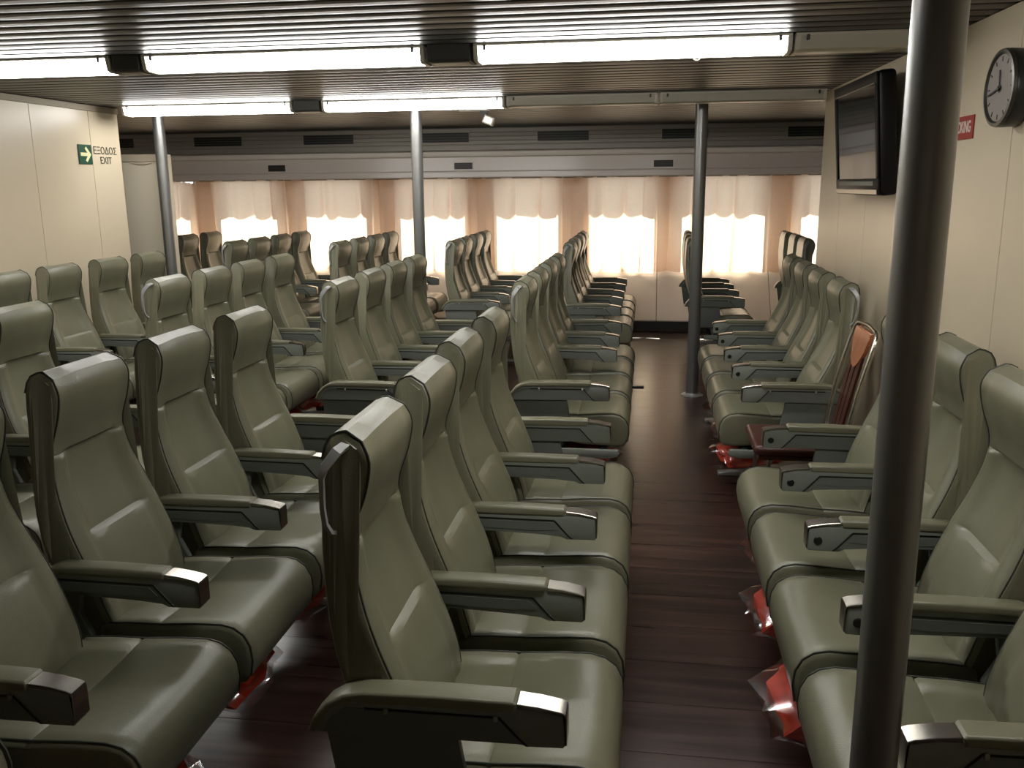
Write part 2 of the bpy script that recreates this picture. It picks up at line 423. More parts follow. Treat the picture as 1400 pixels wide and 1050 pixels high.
# ------------------------------------------------------------------ ceiling light rows
def light(name_label, x0, x1, yc, lit, group='fluorescent lights hung under the ceiling'):
    c = (x0 + x1) / 2; hw = (x1 - x0) / 2
    t = thing('ceiling_light', name_label, 'light', (c, yc, ZC), 0, group)
    obj('tray', bx((-hw, -.085, -.012), (hw, .085, 0), .003, 1), M['fixture'], t, smooth=False)
    bm = new_bm(); prism(bm, [(-.082, -.012), (-.070, -.062), (-.05, -.070), (.05, -.070), (.070, -.062), (.082, -.012)], -hw + .02, hw - .02, 'x')
    obj('diffuser', bm, M['lamp'] if lit else M['diff_off'], t)
    for s in (-1, 1):
        bm = new_bm(); prism(bm, [(-.085, -.012), (-.073, -.066), (-.052, -.074), (.052, -.074), (.073, -.066), (.085, -.012)], s * hw - (.02 if s > 0 else 0), s * hw + (0 if s > 0 else .02), 'x', .002, 1)
        obj('end_cap', bm, M['fixture'], t, smooth=False)
        bm = new_bm(); box(bm, (s * (hw - .05) - .006, -.092, -.03), (s * (hw - .05) + .006, -.07, -.008), .002, 1); obj('clip', bm, M['gear'], t, smooth=False)
def gear(label, x0, x1, yc):
    hw = (x1 - x0) / 2
    t = thing('ballast_box', label, 'box', ((x0 + x1) / 2, yc, ZC), 0, 'dark ballast boxes between the lights')
    bm = new_bm(); prism(bm, [(-.085, 0), (-.080, -.060), (-.07, -.072), (.07, -.072), (.080, -.060), (.085, 0)], -hw + .004, hw - .004, 'x', .003, 1)
    obj('housing', bm, M['gear'], t, smooth=False)
    obj('cover_plate', bx((-hw + .02, -.05, -.076), (hw - .02, .05, -.072)), M['fixture'], t, smooth=False)
Y1, Y2 = 4.105, 6.465
light('lit fluorescent ceiling light at the left end of the front row, cut by the frame', -3.80, -2.475, Y1, True)
gear('dark ballast box in the front light row, left of the middle light', -2.465, -2.325, Y1)
light('long lit fluorescent ceiling light in the middle of the front row', -2.315, -.985, Y1, True)
gear('dark ballast box in the front light row, between the middle and right lights', -.975, -.775, Y1)
light('long lit fluorescent ceiling light at the right of the front row', -.765, .575, Y1, True)
light('unlit ceiling light diffuser at the right end of the front row by the wall', .585, 1.20, Y1, False)
light('lit fluorescent ceiling light at the left of the rear row', -3.87, -2.545, Y2, True)
gear('dark ballast box between the two lit lights of the rear row', -2.535, -2.335, Y2)
light('lit fluorescent ceiling light at the right of the rear row, above a post', -2.325, -1.0, Y2, True)
light('unlit ceiling light diffuser in the rear row, just right of the lit light', -.985, .05, Y2, False)
light('unlit ceiling light diffuser at the right end of the rear row', .065, 1.15, Y2, False)
# the next row lies above the camera's view, out of the frame: one light on, over the aisle
light('lit fluorescent ceiling light above the frame, over the near end of the aisle', -.55, .78, 1.80, True)
light('unlit ceiling light above the frame, over the near left seats', -1.92, -.59, 1.80, False)

# ------------------------------------------------------------------ posts
def post(x, y, r, label, top=ZC, grp='steel posts from floor to ceiling'):
    t = thing('steel_post', label, 'post', (x, y, 0), 0, grp)
    obj('shaft', lathe(new_bm(), [(r, .006), (r, top - .03)], 32), M['post'], t)
    obj('base_flange', lathe(new_bm(), [(.085, 0), (.085, .006), (.075, .012), (r + .004, .014), (r + .001, .024)], 32), M['chrome_worn'], t)
    obj('top_collar', lathe(new_bm(), [(r * .72, top - .03), (r * .72, top + .02)], 24), M['fixture'], t)
post(.402, 1.42, .0378, 'thick grey steel post in the right foreground, crossing the near right seats')
post(.375, 6.94, .046, 'grey steel post in the aisle, right of it, with its floor flange in view')
post(-1.775, 6.94, .045, 'grey steel post in the middle, rising among the left seats')
post(-3.895, 6.94, .045, 'grey steel post at far left beside the cream locker')

# ------------------------------------------------------------------ seats
OX = .2   # seat origin lies .2 behind the armrest tip
FRONT = [(-.300, .43), (-.310, .49), (-.333, .57), (-.368, .66), (-.413, .775), (-.439, .875), (-.438, .945), (-.413, 1.02), (-.402, 1.085), (-.418, 1.126)]
REAR = [(-.452, 1.145), (-.484, 1.135), (-.500, 1.09), (-.506, 1.0), (-.508, .90), (-.492, .76), (-.463, .63), (-.432, .54), (-.412, .45), (-.402, .38)]
def front_u(z):
    for (u0, z0), (u1, z1) in zip(FRONT, FRONT[1:]):
        if z0 <= z <= z1: return u0 + (u1 - u0) * (z - z0) / (z1 - z0)
    return FRONT[-1][0]
fr = catmull(FRONT, 4)
zs = [p[1] for p in fr]
extra = []
for zc in (.915, .690):
    for dz in (-.011, -.004, 0, .004, .011): extra.append(zc + dz)
def interp(lst, z):
    for (u0, z0), (u1, z1) in zip(lst, lst[1:]):
        if z0 <= z <= z1: return (u0 + (u1 - u0) * (z - z0) / max(1e-9, z1 - z0), z)
fr = [p for p in fr if not any(abs(p[1] - zc) < .014 for zc in (.915, .690))]
full = catmull(FRONT, 12)
fr = sorted(fr + [interp(full, z) for z in extra], key=lambda p: p[1])
re_ = catmull(REAR, 2)
prof = fr + re_
NF = len(fr)
def sstep(x, a, b):
    t = max(0, min(1, (x - a) / (b - a))); return t * t * (3 - 2 * t)
def halfw(z):
    wv = .214 - .044 * sstep(z, .66, .98)
    if z > 1.09: wv -= .016 * ((z - 1.09) / .055) ** 2
    if z < .5: wv -= .03 * ((.5 - z) / .12) ** 1.2 if z < .5 else 0
    return wv
def sstep(x, a, b):
    t = max(0, min(1, (x - a) / (b - a))); return t * t * (3 - 2 * t)
def relief(s, z):
    a = abs(s); d = 0
    head = sstep(z, .905, .93); lum = 1 - sstep(z, .675, .70); mid = (1 - head) * (1 - lum)
    bol = math.exp(-((a - .80) / .13) ** 2) * (1 - head)
    d += .013 * bol * (.4 + .6 * sstep(z, .45, .6))
    ins = 1 - sstep(a, .50, .66)
    d += mid * (-.012) * ins
    d += lum * (.010) * ins * math.sin(max(0, min(1, (z - .43) / .27)) * math.pi) ** .6
    d += head * .008 * (1 - sstep(a, .3, .9))
    for zc in (.915, .690):
        ext = 1.0 if zc > .8 else (1 - sstep(a, .60, .68))
        d -= .006 * math.exp(-((z - zc) / .0045) ** 2) * ext * (1 - sstep(a, .90, .96))
    return d
cx = sum(p[0] for p in prof) / len(prof)
COLS = [(-1.0, .016), (-.985, .005), (-.95, 0), (-.88, 0), (-.80, 0), (-.72, 0), (-.64, 0), (-.56, 0), (-.44, 0), (-.22, 0)]
COLS = COLS + [(0, 0)] + [(-s, d) for s, d in COLS[::-1]]
bm = new_bm()
# outline normals for shrinking the side columns
N = len(prof); nor = []
for i in range(N):
    a = prof[i - 1] if i else prof[0]; b = prof[i + 1] if i < N - 1 else prof[-1]
    t = Vector((b[0] - a[0], b[1] - a[1])).normalized(); nor.append((t.y, -t.x))   # pointing outwards (front: +u)
cols = []
for s, sh in COLS:
    col = []
    for i, (u, z) in enumerate(prof):
        d = (relief(s, z) if i < NF else 0) - sh
        col.append(bm.verts.new((u + nor[i][0] * d + OX, s * halfw(z), z + nor[i][1] * (d if i >= NF - 6 else -sh))))
    cols.append(col)
for A, B in zip(cols, cols[1:]):
    for i in range(N): bm.faces.new((A[i], A[(i + 1) % N], B[(i + 1) % N], B[i]))
bm.faces.new(cols[0]); bm.faces.new(cols[-1][::-1])
bmesh.ops.triangulate(bm, faces=[f for f in bm.faces if len(f.verts) > 4])
ME = {}
ME['backrest'] = to_mesh('backrest', bm, True, 28)
for sg in (-1, 1):
    bm = new_bm(); pts = []
    for i in range(0, NF + 5):
        u, z = prof[i]
        pts.append((u + nor[i][0] * .0004 + OX, sg * (halfw(z) * .968), z + nor[i][1] * (.0004 if i > NF - 6 else 0)))
    tube(bm, pts, .0021, 6)
    ME['piping%d' % sg] = to_mesh('piping', bm)

# cushion
CP = [(-.335, .35), (-.338, .43), (-.325, .452), (-.25, .458), (-.17, .460), (-.163, .455), (-.156, .460), (-.05, .468), (.02, .470), (.055, .462), (.082, .442), (.098, .41), (.102, .37), (.095, .325), (.075, .300), (.03, .295), (-.15, .305)]
cp = CP
def cush(bm):
    n = len(cp); no = []
    for i in range(n):
        a = cp[i - 1]; b = cp[(i + 1) % n]; t = Vector((b[0] - a[0], b[1] - a[1])).normalized(); no.append((-t.y, t.x))
    cc = []
    HWc = .232
    for s, sh in [(-1, .016), (-.988, .005), (-.955, 0), (-.8, 0), (-.55, 0), (-.3, 0), (0, 0), (.3, 0), (.55, 0), (.8, 0), (.955, 0), (.988, .005), (1, .016)]:
        c = []
        for i, (u, z) in enumerate(cp):
            dz = 0
            if 2 <= i <= 8: dz = -.007 * (1 - s * s) + .004 * sstep(abs(s), .6, .9) * (1 - sstep(abs(s), .9, 1))
            c.append(bm.verts.new((u - no[i][0] * sh + OX, s * HWc, z - no[i][1] * sh + dz)))
        cc.append(c)
    for A, B in zip(cc, cc[1:]):
        for i in range(n): bm.faces.new((A[i], A[(i + 1) % n], B[(i + 1) % n], B[i]))
    bm.faces.new(cc[0]); bm.faces.new(cc[-1][::-1])
    bmesh.ops.triangulate(bm, faces=[f for f in bm.faces if len(f.verts) > 4])
bm = new_bm(); cush(bm); ME['seat_cushion'] = to_mesh('seat_cushion', bm, True, 50)
for sg in (-1, 1):
    bm = new_bm(); tube(bm, [(u + OX, sg * .2255, z + .0002) for (u, z) in cp[2:14] if not .4545 < z < .4555], .0026, 6)
    ME['cushion_piping%d' % sg] = to_mesh('cushion_piping', bm)

# armrest (origin at its rear pivot)
PV = (-.42 + OX, .60)
def arm_pts(pts): return [(u + OX - PV[0], z - PV[1]) for u, z in pts]
bm = new_bm(); prism(bm, arm_pts([(-.004, .616), (.0, .605), (.0, .552), (-.004, .547), (-.09, .545), (-.13, .562), (-.42, .562), (-.44, .585), (-.43, .622), (-.10, .628), (-.05, .625)]), -.023, .023, 'y', .004, 2)
ME['arm_body'] = to_mesh('armrest', bm)
bm = new_bm(); prism(bm, arm_pts([(-.098, .622), (-.094, .638), (-.100, .644), (-.25, .646), (-.40, .644), (-.430, .634), (-.430, .618)]), -.027, .027, 'y', .007, 3)
ME['arm_pad'] = to_mesh('armrest_pad', bm)
bm = new_bm(); prism(bm, arm_pts([(-.094, .627), (-.092, .638), (-.05, .634), (-.010, .6265), (.001, .622), (.0035, .614), (.0035, .556), (.0005, .554), (.0005, .613), (-.004, .619), (-.05, .626)]), -.025, .025, 'y', .0015, 1)
ME['end_cap'] = to_mesh('end_cap', bm)
def recess(s):
    bm = new_bm(); prism(bm, arm_pts([(-.125, .607), (-.095, .575), (-.075, .553), (-.17, .560), (-.40, .567), (-.40, .607)]), s * .022, s * .0245, 'y')
    prism(bm, arm_pts([(-.14, .600), (-.118, .578), (-.19, .572), (-.39, .577), (-.39, .600)]), s * .0245, s * .026, 'y')
    return bm
for s in (-1, 1): ME['side_panel%d' % s] = to_mesh('side_panel', recess(s), False)
for s in (-1, 1):
    bm = new_bm()
    for a_, b_, c_, d_ in (((-.40, .609), (-.128, .609), (-.130, .604), (-.40, .604)), ((-.128, .609), (-.086, .562), (-.091, .561), (-.130, .604)), ((-.086, .562), (-.070, .548), (-.077, .548), (-.091, .561))):
        prism(bm, arm_pts([a_, b_, c_, d_]), s * .0246, s * .0252, 'y')
    ME['groove%d' % s] = to_mesh('panel_groove', bm, False)
ME['button'] = to_mesh('recline_button', lathe(new_bm(), [(.0125, 0), (.0125, .003), (.010, .005)], 14, Matrix.Translation((-.030 + OX - PV[0], .0225, .580 - PV[1])) @ Matrix.Rotation(R(-90), 4, 'X')))
# outer armrest: pad sweeps down behind, big grey side panel below
bm = new_bm(); prism(bm, arm_pts([(-.004, .616), (.0, .605), (.0, .552), (-.004, .547), (-.07, .545), (-.10, .55), (-.50, .545), (-.51, .56), (-.485, .60), (-.45, .622), (-.10, .628), (-.05, .625)]), -.023, .023, 'y', .004, 2)
ME['end_arm_body'] = to_mesh('end_armrest', bm)
bm = new_bm(); prism(bm, arm_pts([(-.098, .620), (-.094, .638), (-.100, .644), (-.25, .646), (-.40, .643), (-.445, .634), (-.480, .612), (-.508, .580), (-.520, .550), (-.506, .546), (-.490, .577), (-.466, .603), (-.43, .617)]), -.029, .029, 'y', .006, 3)
ME['end_arm_pad'] = to_mesh('end_armrest_pad', bm)
def endpan(s):
    bm = new_bm()
    prism(bm, arm_pts([(-.13, .608), (-.075, .552), (-.10, .552), (-.49, .549), (-.47, .585), (-.44, .606)]), s * .0225, s * .0250, 'y')
    return bm
for s in (-1, 1): ME['end_side_panel%d' % s] = to_mesh('end_side_panel', endpan(s), False)
bm = new_bm(); prism(bm, arm_pts([(-.49, .548), (-.215, .548), (-.195, .43), (-.19, .36), (-.46, .36), (-.475, .45)]), -.008, .012, 'y', .004, 2)
ME['end_shroud'] = to_mesh('end_shroud', bm)
# inner hinge bracket between two seats
bm = new_bm(); prism(bm, arm_pts([(-.35, .562), (-.36, .50), (-.33, .44), (-.33, .40), (-.43, .40), (-.445, .48), (-.43, .562)]), -.010, .010, 'y', .003, 1)
ME['hinge_bracket'] = to_mesh('hinge_bracket', bm)
# cable clips seen on the end armrests
ME['rivet'] = to_mesh('rivet', bx((-.004, -.0035, -.006), (.004, .0035, .006), .001, 1), False)
# grab handle on the head of the outer seats (built on the -y side)
def handle(s):
    bm = new_bm()
    path = [(-.452, .205, 1.118), (-.462, .232, 1.112), (-.482, .247, 1.085), (-.489, .249, 1.06), (-.490, .249, 1.0), (-.487, .247, .965), (-.480, .238, .945), (-.474, .222, .938)]
    
    rings = []
    for i, (u, y_, z) in enumerate(path):
        hw_ = (.010, .010, .009, .005, .005, .005, .005, .006)[i]
        a = path[max(0, i - 1)]; b = path[min(len(path) - 1, i + 1)]
        tx = Vector((b[0] - a[0], b[1] - a[1], b[2] - a[2])).normalized()
        side = Vector((.75, -.30, 0)) if i < 3 else Vector((.95, .1, 0)); side = (side - tx * side.dot(tx)).normalized(); nn = tx.cross(side)
        p = Vector((u, y_ - .048, z))
        q = [p + side * hw_ + nn * .004, p + side * hw_ - nn * .004, p - side * hw_ - nn * .004, p - side * hw_ + nn * .004]
        rings.append([bm.verts.new((v.x + OX, s * v.y, v.z)) for v in q])
    for A, B in zip(rings, rings[1:]):
        for k in range(4): bm.faces.new((A[k], A[(k + 1) % 4], B[(k + 1) % 4], B[k]))
    bm.faces.new(rings[0]); bm.faces.new(rings[-1][::-1])
    return bm
ME['handle-1'] = to_mesh('grab_handle', handle(-1)); ME['handle1'] = to_mesh('grab_handle', handle(1))
for s in (-1, 1):
    ME['screw%d' % s] = to_mesh('screw', lathe(new_bm(), [(.009, 0), (.009, .004), (.005, .006)], 12, Matrix.Translation((-.474 + OX, s * .168, .925)) @ Matrix.Rotation(R(-90 * s), 4, 'X')))
# life vest bag
def vest_bm(seed):
    rr = random.Random(seed); bm = new_bm()
    bmesh.ops.create_icosphere(bm, subdivisions=3, radius=1)
    ph = [rr.uniform(0, 6.28) for _ in range(6)]
    for v in bm.verts:
        x, y_, z = v.co
        f = 1 + .10 * math.sin(5 * x + ph[0]) * math.sin(4 * y_ + ph[1]) + .06 * math.sin(9 * y_ + ph[2] + 4 * z) + .05 * math.sin(11 * x + 7 * z + ph[3])
        e = lambda t: math.copysign(abs(t) ** .7, t)
        v.co = (e(x) * .155 * f, e(y_) * .17 * f, e(z) * .052 * f)
    return bm
def wrap_bm(seed):
    bm = vest_bm(seed); rr = random.Random(seed + 5); p = rr.uniform(0, 6.28)
    for v in bm.verts:
        k = 1.06; v.co = v.co * k
        if v.co.x > .08: v.co.x += .30 * (v.co.x - .08) * (1 + .5 * math.sin(v.co.y * 30 + p))
    return bm
for i in range(3):
    ME['vest%d' % i] = to_mesh('life_vest', vest_bm(i)); ME['wrap%d' % i] = to_mesh('plastic_wrap', wrap_bm(i))

def armrest(parent, yoff, tilt=0, end=None, button=True):
    """end: None for an inner armrest, -1/+1 for an outer one on that side"""
    nm = 'armrest'
    o = link(nm, ME['end_arm_body' if end else 'arm_body'], M['plastic'], parent, (PV[0] - (.035 if abs(tilt) > 1 else 0), yoff, PV[1]), (0, tilt, 0))
    link('armrest_pad', ME['end_arm_pad' if end else 'arm_pad'], M['vinyl'], o)
    link('end_cap', ME['end_cap'], M['chrome'], o)
    for s in (-1, 1): link('side_panel', ME[('end_side_panel%d' if end else 'side_panel%d') % s], M['plastic_dark'], o)
    for s in (-1, 1): link('panel_groove', ME['groove%d' % s], M['black'], o)
    if button: link('recline_button', ME['button'], M['black'], o)
    if end:
        link('end_shroud', ME['end_shroud'], M['plastic_dark'], parent, (PV[0], yoff, PV[1]))
        for u in (-.135, -.355): link('rivet', ME['rivet'], M['silver'], o, (u + OX - PV[0], end * .0275, .606 - PV[1]))
    else:
        link('hinge_bracket', ME['hinge_bracket'], M['plastic_dark'], parent, (PV[0], yoff, PV[1]))
    return o

def seat(x, y, face, label, group, arm_r=(None, 0), arm_l=None, handle_side=None, rec=0.0, shift=0.0):
    """x: armrest tip; face +1 looks to +X, -1 to -X.  local -y is the sitter's right hand."""
    t = thing('passenger_seat', label, 'seat', (x - face * OX, y, 0), 0 if face > 0 else math.pi, group)
    b = link('backrest', ME['backrest'], M['vinyl'], t, (0, -.025 * face, 0))
    for sg in (-1, 1): link('piping', ME['piping%d' % sg], M['vinyl_dark'], b)
    if rec:
        b.matrix_parent_inverse = Matrix.Identity(4)
        p = Matrix.Translation((-.36 + OX, 0, .42)); b.matrix_basis = Matrix.Translation((0, -.025 * face, 0)) @ p @ Matrix.Rotation(rec, 4, 'Y') @ p.inverted()
    c = link('seat_cushion', ME['seat_cushion'], M['vinyl'], t)
    for sg in (-1, 1): link('piping', ME['cushion_piping%d' % sg], M['vinyl_dark'], c)
    if arm_r: armrest(t, -.265, arm_r[1], arm_r[0], button=True)
    if arm_l: armrest(t, .265, arm_l[1], arm_l[0], button=False)
    if handle_side:
        h = link('grab_handle', ME['handle%d' % handle_side], M['chrome_worn'], t)
        h.matrix_basis = b.matrix_basis.copy() if rec else Matrix.Translation((0, -.025 * face, 0))
        s_ = link('screw', ME['screw%d' % handle_side], M['chrome'], h)
    return t

P = .53
NTH = ['first', 'second', 'third', 'fourth']
def bench(x, y0, face, n, row, which, idx=None, vests=(), first=0, poke={}, recs=None, raised=(), handles=True):
    """n seats from y0 (first armrest) away from the camera. row: phrase; which: near/middle/far"""
    rr = random.Random(int((x * 1000 + y0 * 77)) & 0xffff)
    bname = '%s bench of the row %s' % (which, row)
    for i in range(first, n):
        yc = y0 + .025 + P * (i + .5)
        lab = 'olive vinyl seat, %s from camera, %s' % (NTH[i], bname)
        if n == 1 + first and which == 'closest': lab = 'olive vinyl seat, its head just showing at the bottom left corner'
        near_end, far_end = i == 0 or (i == first and first > 0), i == n - 1
        hs = None
        if handles and i == 0: hs = -face
        if handles and far_end and i > 0: hs = face
        t1 = lambda: R(rr.uniform(-.8, .8))
        rec = R(rr.uniform(-1.0, 1.0)) if recs is None else R(recs[i - first])
        # the near armrest of this seat; the last seat also has the far one
        if face > 0:
            ar = (-1 if i == 0 else None, R(-103) if i in raised else t1())
            al = (1, t1()) if far_end else None
        else:
            al = (1, t1()) if i == 0 else None
            ar = (-1 if far_end else None, t1())
        seat(x, yc, face, lab, 'seats of the ' + bname, ar, al, hs, rec)
        if i in vests:
            k = rr.randrange(3)
            v = thing('life_vest_bag', 'orange life vest bag under %s seat, %s bench of row %s' % (NTH[i], which, row), 'life vest', (x + face * (rr.uniform(-.17, -.13) + poke.get(i, 0)), yc + rr.uniform(-.03, .03), .205), (0 if face > 0 else math.pi) + rr.uniform(-.2, .2), 'life vest bags under the seats')
            v.rotation_euler.y = R(6)
            link('life_vest', ME['vest%d' % k], M['vest'], v); link('plastic_wrap', ME['wrap%d' % k], M['film'], v)
    # frame
    ya, yb = y0 + .025 + P * first, y0 + .025 + P * n
    t = thing('bench_frame', 'dark steel frame under the %s' % bname, 'bench frame', (x - face * OX, (ya + yb) / 2, 0), 0 if face > 0 else math.pi, 'bench frames on the floor')
    h = (yb - ya) / 2
    for u in (-.24, -.03):
        bm = new_bm(); tube(bm, [(u + OX, -h + .02, .272), (u + OX, h - .02, .272)], .02, 10); obj('rail', bm, M['frame'], t)
    lp = (-h * .55, h * .55) if n - first > 1 else (0,)
    for ly in lp:
        bm = new_bm(); prism(bm, [(-.30 + OX, .285), (.02 + OX, .285), (.0 + OX, .25), (-.10 + OX, .20), (-.115 + OX, .03), (-.165 + OX, .03), (-.18 + OX, .20), (-.29 + OX, .25)], ly - .018, ly + .018, 'y', .004, 1)
        lg = obj('leg', bm, M['frame'], t)
        bm = new_bm(); prism(bm, [(-.36 + OX, .0), (.06 + OX, .0), (.06 + OX, .018), (-.10 + OX, .034), (-.18 + OX, .034), (-.36 + OX, .018)], ly - .025, ly + .025, 'y', .004, 1)
        obj('foot', bm, M['chrome_worn'], lg)
    for s in (-1, 1):
        bm = new_bm(); prism(bm, [(-.34 + OX, .292), (-.34 + OX, .25), (.0 + OX, .245), (.045 + OX, .255), (.055 + OX, .272), (.045 + OX, .290)], s * h - .014, s * h + .014, 'y', .006, 2)
        obj('end_plate', bm, M['plastic'], t)
    return t

LA, LB, LC, LZ, LY = 'left of the aisle', 'second left of the aisle', 'third left of the aisle', 'fourth left of the aisle', 'fifth left of the aisle'
bench(-.19, .80 - 4 * P - .025, 1, 4, LA, 'closest', first=3, handles=True)
bench(-.135, 1.53, 1, 4, LA, 'near', vests=(0, 1, 2, 3), recs=(.3, -.2, -1.6, -.6))
f = bench(-.171, 4.394, 1, 4, LA, 'middle', vests=(0, 1, 2, 3), raised=(1,), recs=(-.8, -.6, -.5, 0))
bm = new_bm(); box(bm, (.282, -.045, .382), (.372, -.012, .398), .004, 1); box(bm, (.10, -.040, .285), (.29, -.017, .297), .003, 1); box(bm, (.28, -.040, .287), (.292, -.017, .392), .003, 1); obj('foot_pedal', bm, M['black'], f)
bench(-.205, 7.465, 1, 4, LA, 'far', vests=(0, 1))
bench(-1.132, 1.474, 1, 4, LB, 'near', vests=(0, 1, 2, 3))
bench(-1.16, 4.29, 1, 4, LB, 'middle', vests=(0, 3))
bench(-1.265, 7.66, 1, 4, LB, 'far', vests=())
bench(-2.19, 1.55, 1, 4, LC, 'near', first=2)
bench(-2.185, 4.36, 1, 4, LC, 'middle', vests=(0, 1, 2, 3))
bench(-2.27, 7.52, 1, 4, LC, 'far', vests=(2, 3))
bench(-3.31, 4.52, 1, 4, LZ, 'middle', vests=(0,))
bench(-3.31, 7.60, 1, 4, LZ, 'far')
bench(-4.35, 7.60, 1, 4, LY, 'far', first=2)
bench(.494, 1.541, -1, 4, 'along the right wall', 'near', vests=(0, 1, 2, 3), poke={1: .09, 2: .10, 3: .02}, recs=(0, 0, -1, 0))
bench(.488, 4.473, -1, 4, 'along the right wall', 'middle', vests=(0, 1, 2, 3), poke={0: .07, 1: .05, 2: .04}, recs=(-4.5, -4.0, -4.2, -4.5))
bench(.862, 8.05, 1, 3, 'just right of the aisle', 'far')
bench(1.84, 8.0, 1, 3, 'second right of the aisle', 'far')

# ------------------------------------------------------------------ wooden chair between the two right benches
t = thing('wooden_chair', 'brown wooden chair with chrome tube frame wedged between the right wall benches', 'chair', (.765, 4.14, 0), math.pi)
# local: faces +x (world -X); seat front at x=.26, back at x=-.12..-.22
def padded(bm, lo, hi, bev): return box(bm, lo, hi, bev, 4)
obj('seat', padded(new_bm(), (-.13, -.20, .425), (.27, .20, .475), .022), M['brown_pad'], t)
obj('seat_base', bx((-.12, -.185, .405), (.25, .185, .425), .004, 1), M['wood_dark'], t)
bx_, by_ = [], []
for s in (-1, 1):
    bm = new_bm(); tube(bm, catmull([(-.17, s * .205, .0), (-.13, s * .205, .25), (-.11, s * .205, .46), (-.145, s * .208, .70), (-.195, s * .205, .90), (-.215, s * .19, .965), (-.22, s * .15, .985)], 5), .0105, 10)
    bk_ = obj('back_tube', bm, M['chrome'], t)
    bm = new_bm(); tube(bm, [(.24, s * .19, .0), (.22, s * .19, .25), (.20, s * .19, .41)], .011, 10); obj('leg', bm, M['chrome'], t)
bm = new_bm(); tube(bm, catmull([(-.22, -.15, .985), (-.228, 0, .99), (-.22, .15, .985)], 6), .010, 10); obj('top_tube', bm, M['chrome'], t)
# shield-shaped veneer panel at the top of the back, three dark slats fanning below
def lean(z): return -.11 - .085 * max(0, (z - .46) / .44) ** 1.1
shield = [(-.135, .975), (.135, .975), (.142, .945), (.12, .89), (.075, .835), (.03, .808), (0, .803), (-.03, .808), (-.075, .835), (-.12, .89), (-.142, .945)]
bm = new_bm(); A = [bm.verts.new((lean(z) + .010, y_, z)) for y_, z in shield]; B = [bm.verts.new((lean(z) - .008, y_, z)) for y_, z in shield]
bm.faces.new(A); bm.faces.new(B[::-1])
for i in range(len(shield)): bm.faces.new((A[i], A[(i + 1) % len(shield)], B[(i + 1) % len(shield)], B[i]))
bmesh.ops.bevel(bm, geom=list(bm.edges), offset=.003, segments=2, affect='EDGES')
obj('top_panel', bm, M['wood_light'], t, angle=60)
for k_, (yt, yb_) in enumerate(((-.075, -.055), (0, 0), (.075, .055))):
    bm = new_bm(); pts = []
    for q in range(9):
        z = .43 + (.86 - .43) * q / 8; y_ = yb_ + (yt - yb_) * q / 8
        pts.append((lean(z), y_, z))
    for (p0, p1) in zip(pts, pts[1:]):
        pass
    A = [[bm.verts.new((p[0] + dx, p[1] + dy, p[2])) for dx, dy in ((.006, -.026), (.006, .026), (-.006, .026), (-.006, -.026))] for p in pts]
    for r0, r1 in zip(A, A[1:]):
        for j in range(4): bm.faces.new((r0[j], r0[(j + 1) % 4], r1[(j + 1) % 4], r1[j]))
    bm.faces.new(A[0]); bm.faces.new(A[-1][::-1])
    obj('back_slat', bm, M['wood_dark'], t, smooth=False)
bm = new_bm(); tube(bm, [(-.115, -.2, .40), (-.115, .2, .40)], .008, 8); obj('crossbar', bm, M['chrome'], t)

# ------------------------------------------------------------------ locker at the end of the left wall
t = thing('wall_locker', 'cream locker with beige top band standing past the left wall end', 'locker', (-4.135, 7.32, 0))
obj('carcass', bx((-.19, -.245, .06), (.19, -.14, 1.895), .004, 1), M['locker'], t, smooth=False)
obj('door', bx((-.186, -.262, .07), (.186, -.246, 1.832), .004, 1), M['locker'], t, smooth=False)
obj('top_band', bx((-.19, -.264, 1.836), (.19, -.246, 1.895), .003, 1), M['locker_trim'], t, smooth=False)
obj('plinth', bx((-.18, -.23, 0), (.18, -.15, .06)), M['base'], t, smooth=False)
bm = new_bm(); prism(bm, [(-.085, 1.828), (.085, 1.828), (.06, 1.818), (.03, 1.812), (-.03, 1.812), (-.06, 1.818)], -.274, -.262, 'y', .001, 1)
obj('handle', bm, M['locker_trim'], t, smooth=False)

# ------------------------------------------------------------------ television
t = thing('television', 'black flat screen television hung tilted on the right wall', 'television', (1.10, 5.10, 1.845))
yaw = math.atan2(.012, .9)
def tvp(bm): return bm
piv = bpy.data.objects.new('cabinet', to_mesh('cabinet', bx((-.02, -.45, -.295), (.065, .45, .295), .022, 4))); piv.data.materials.append(M['tv'])
C.objects.link(piv); piv.parent = t; piv.rotation_euler = (0, R(-5), R(1.3))
bm = new_bm()
for lo, hi in (((-.445, .235), (.445, .290)), ((-.445, -.290), (.445, -.21)), ((-.445, -.21), (-.405, .235)), ((.405, -.21), (.445, .235))):
    box(bm, (-.030, lo[0], lo[1]), (-.019, hi[0], hi[1]), .004, 2)
obj('bezel', bm, M['tv'], piv)
obj('screen', bx((-.0235, -.405, -.21), (-.019, .405, .235)), M['screen'], piv, smooth=False)
obj('top_strip', bx((-.0315, -.40, .236), (-.029, .42, .240)), M['silver'], piv, smooth=False)
obj('speaker_bar', bx((-.034, -.43, -.287), (-.029, .43, -.262), .002, 1), M['silver'], piv, smooth=False)
obj('control_panel', bx((-.0325, -.36, -.245), (-.029, .36, -.222), .002, 1), M['plastic_dark'], piv, smooth=False)
bm = new_bm(); box(bm, (.06, -.16, -.14), (.085, .16, .14), .004, 1); box(bm, (.08, -.05, -.05), (WR(5.1) - 1.10 - .008, .05, .05), .003, 1); box(bm, (WR(5.1) - 1.10 - .012, -.12, -.12), (WR(5.1) - 1.10 + .004, .12, .12), .003, 1)
obj('wall_bracket', bm, M['tv'], t, smooth=False)

# ------------------------------------------------------------------ clock
t = thing('wall_clock', 'round grey wall clock with dark rim high on the right wall', 'clock', (WR(3.42), 3.42, 1.928), R(-90) + R(1.3))
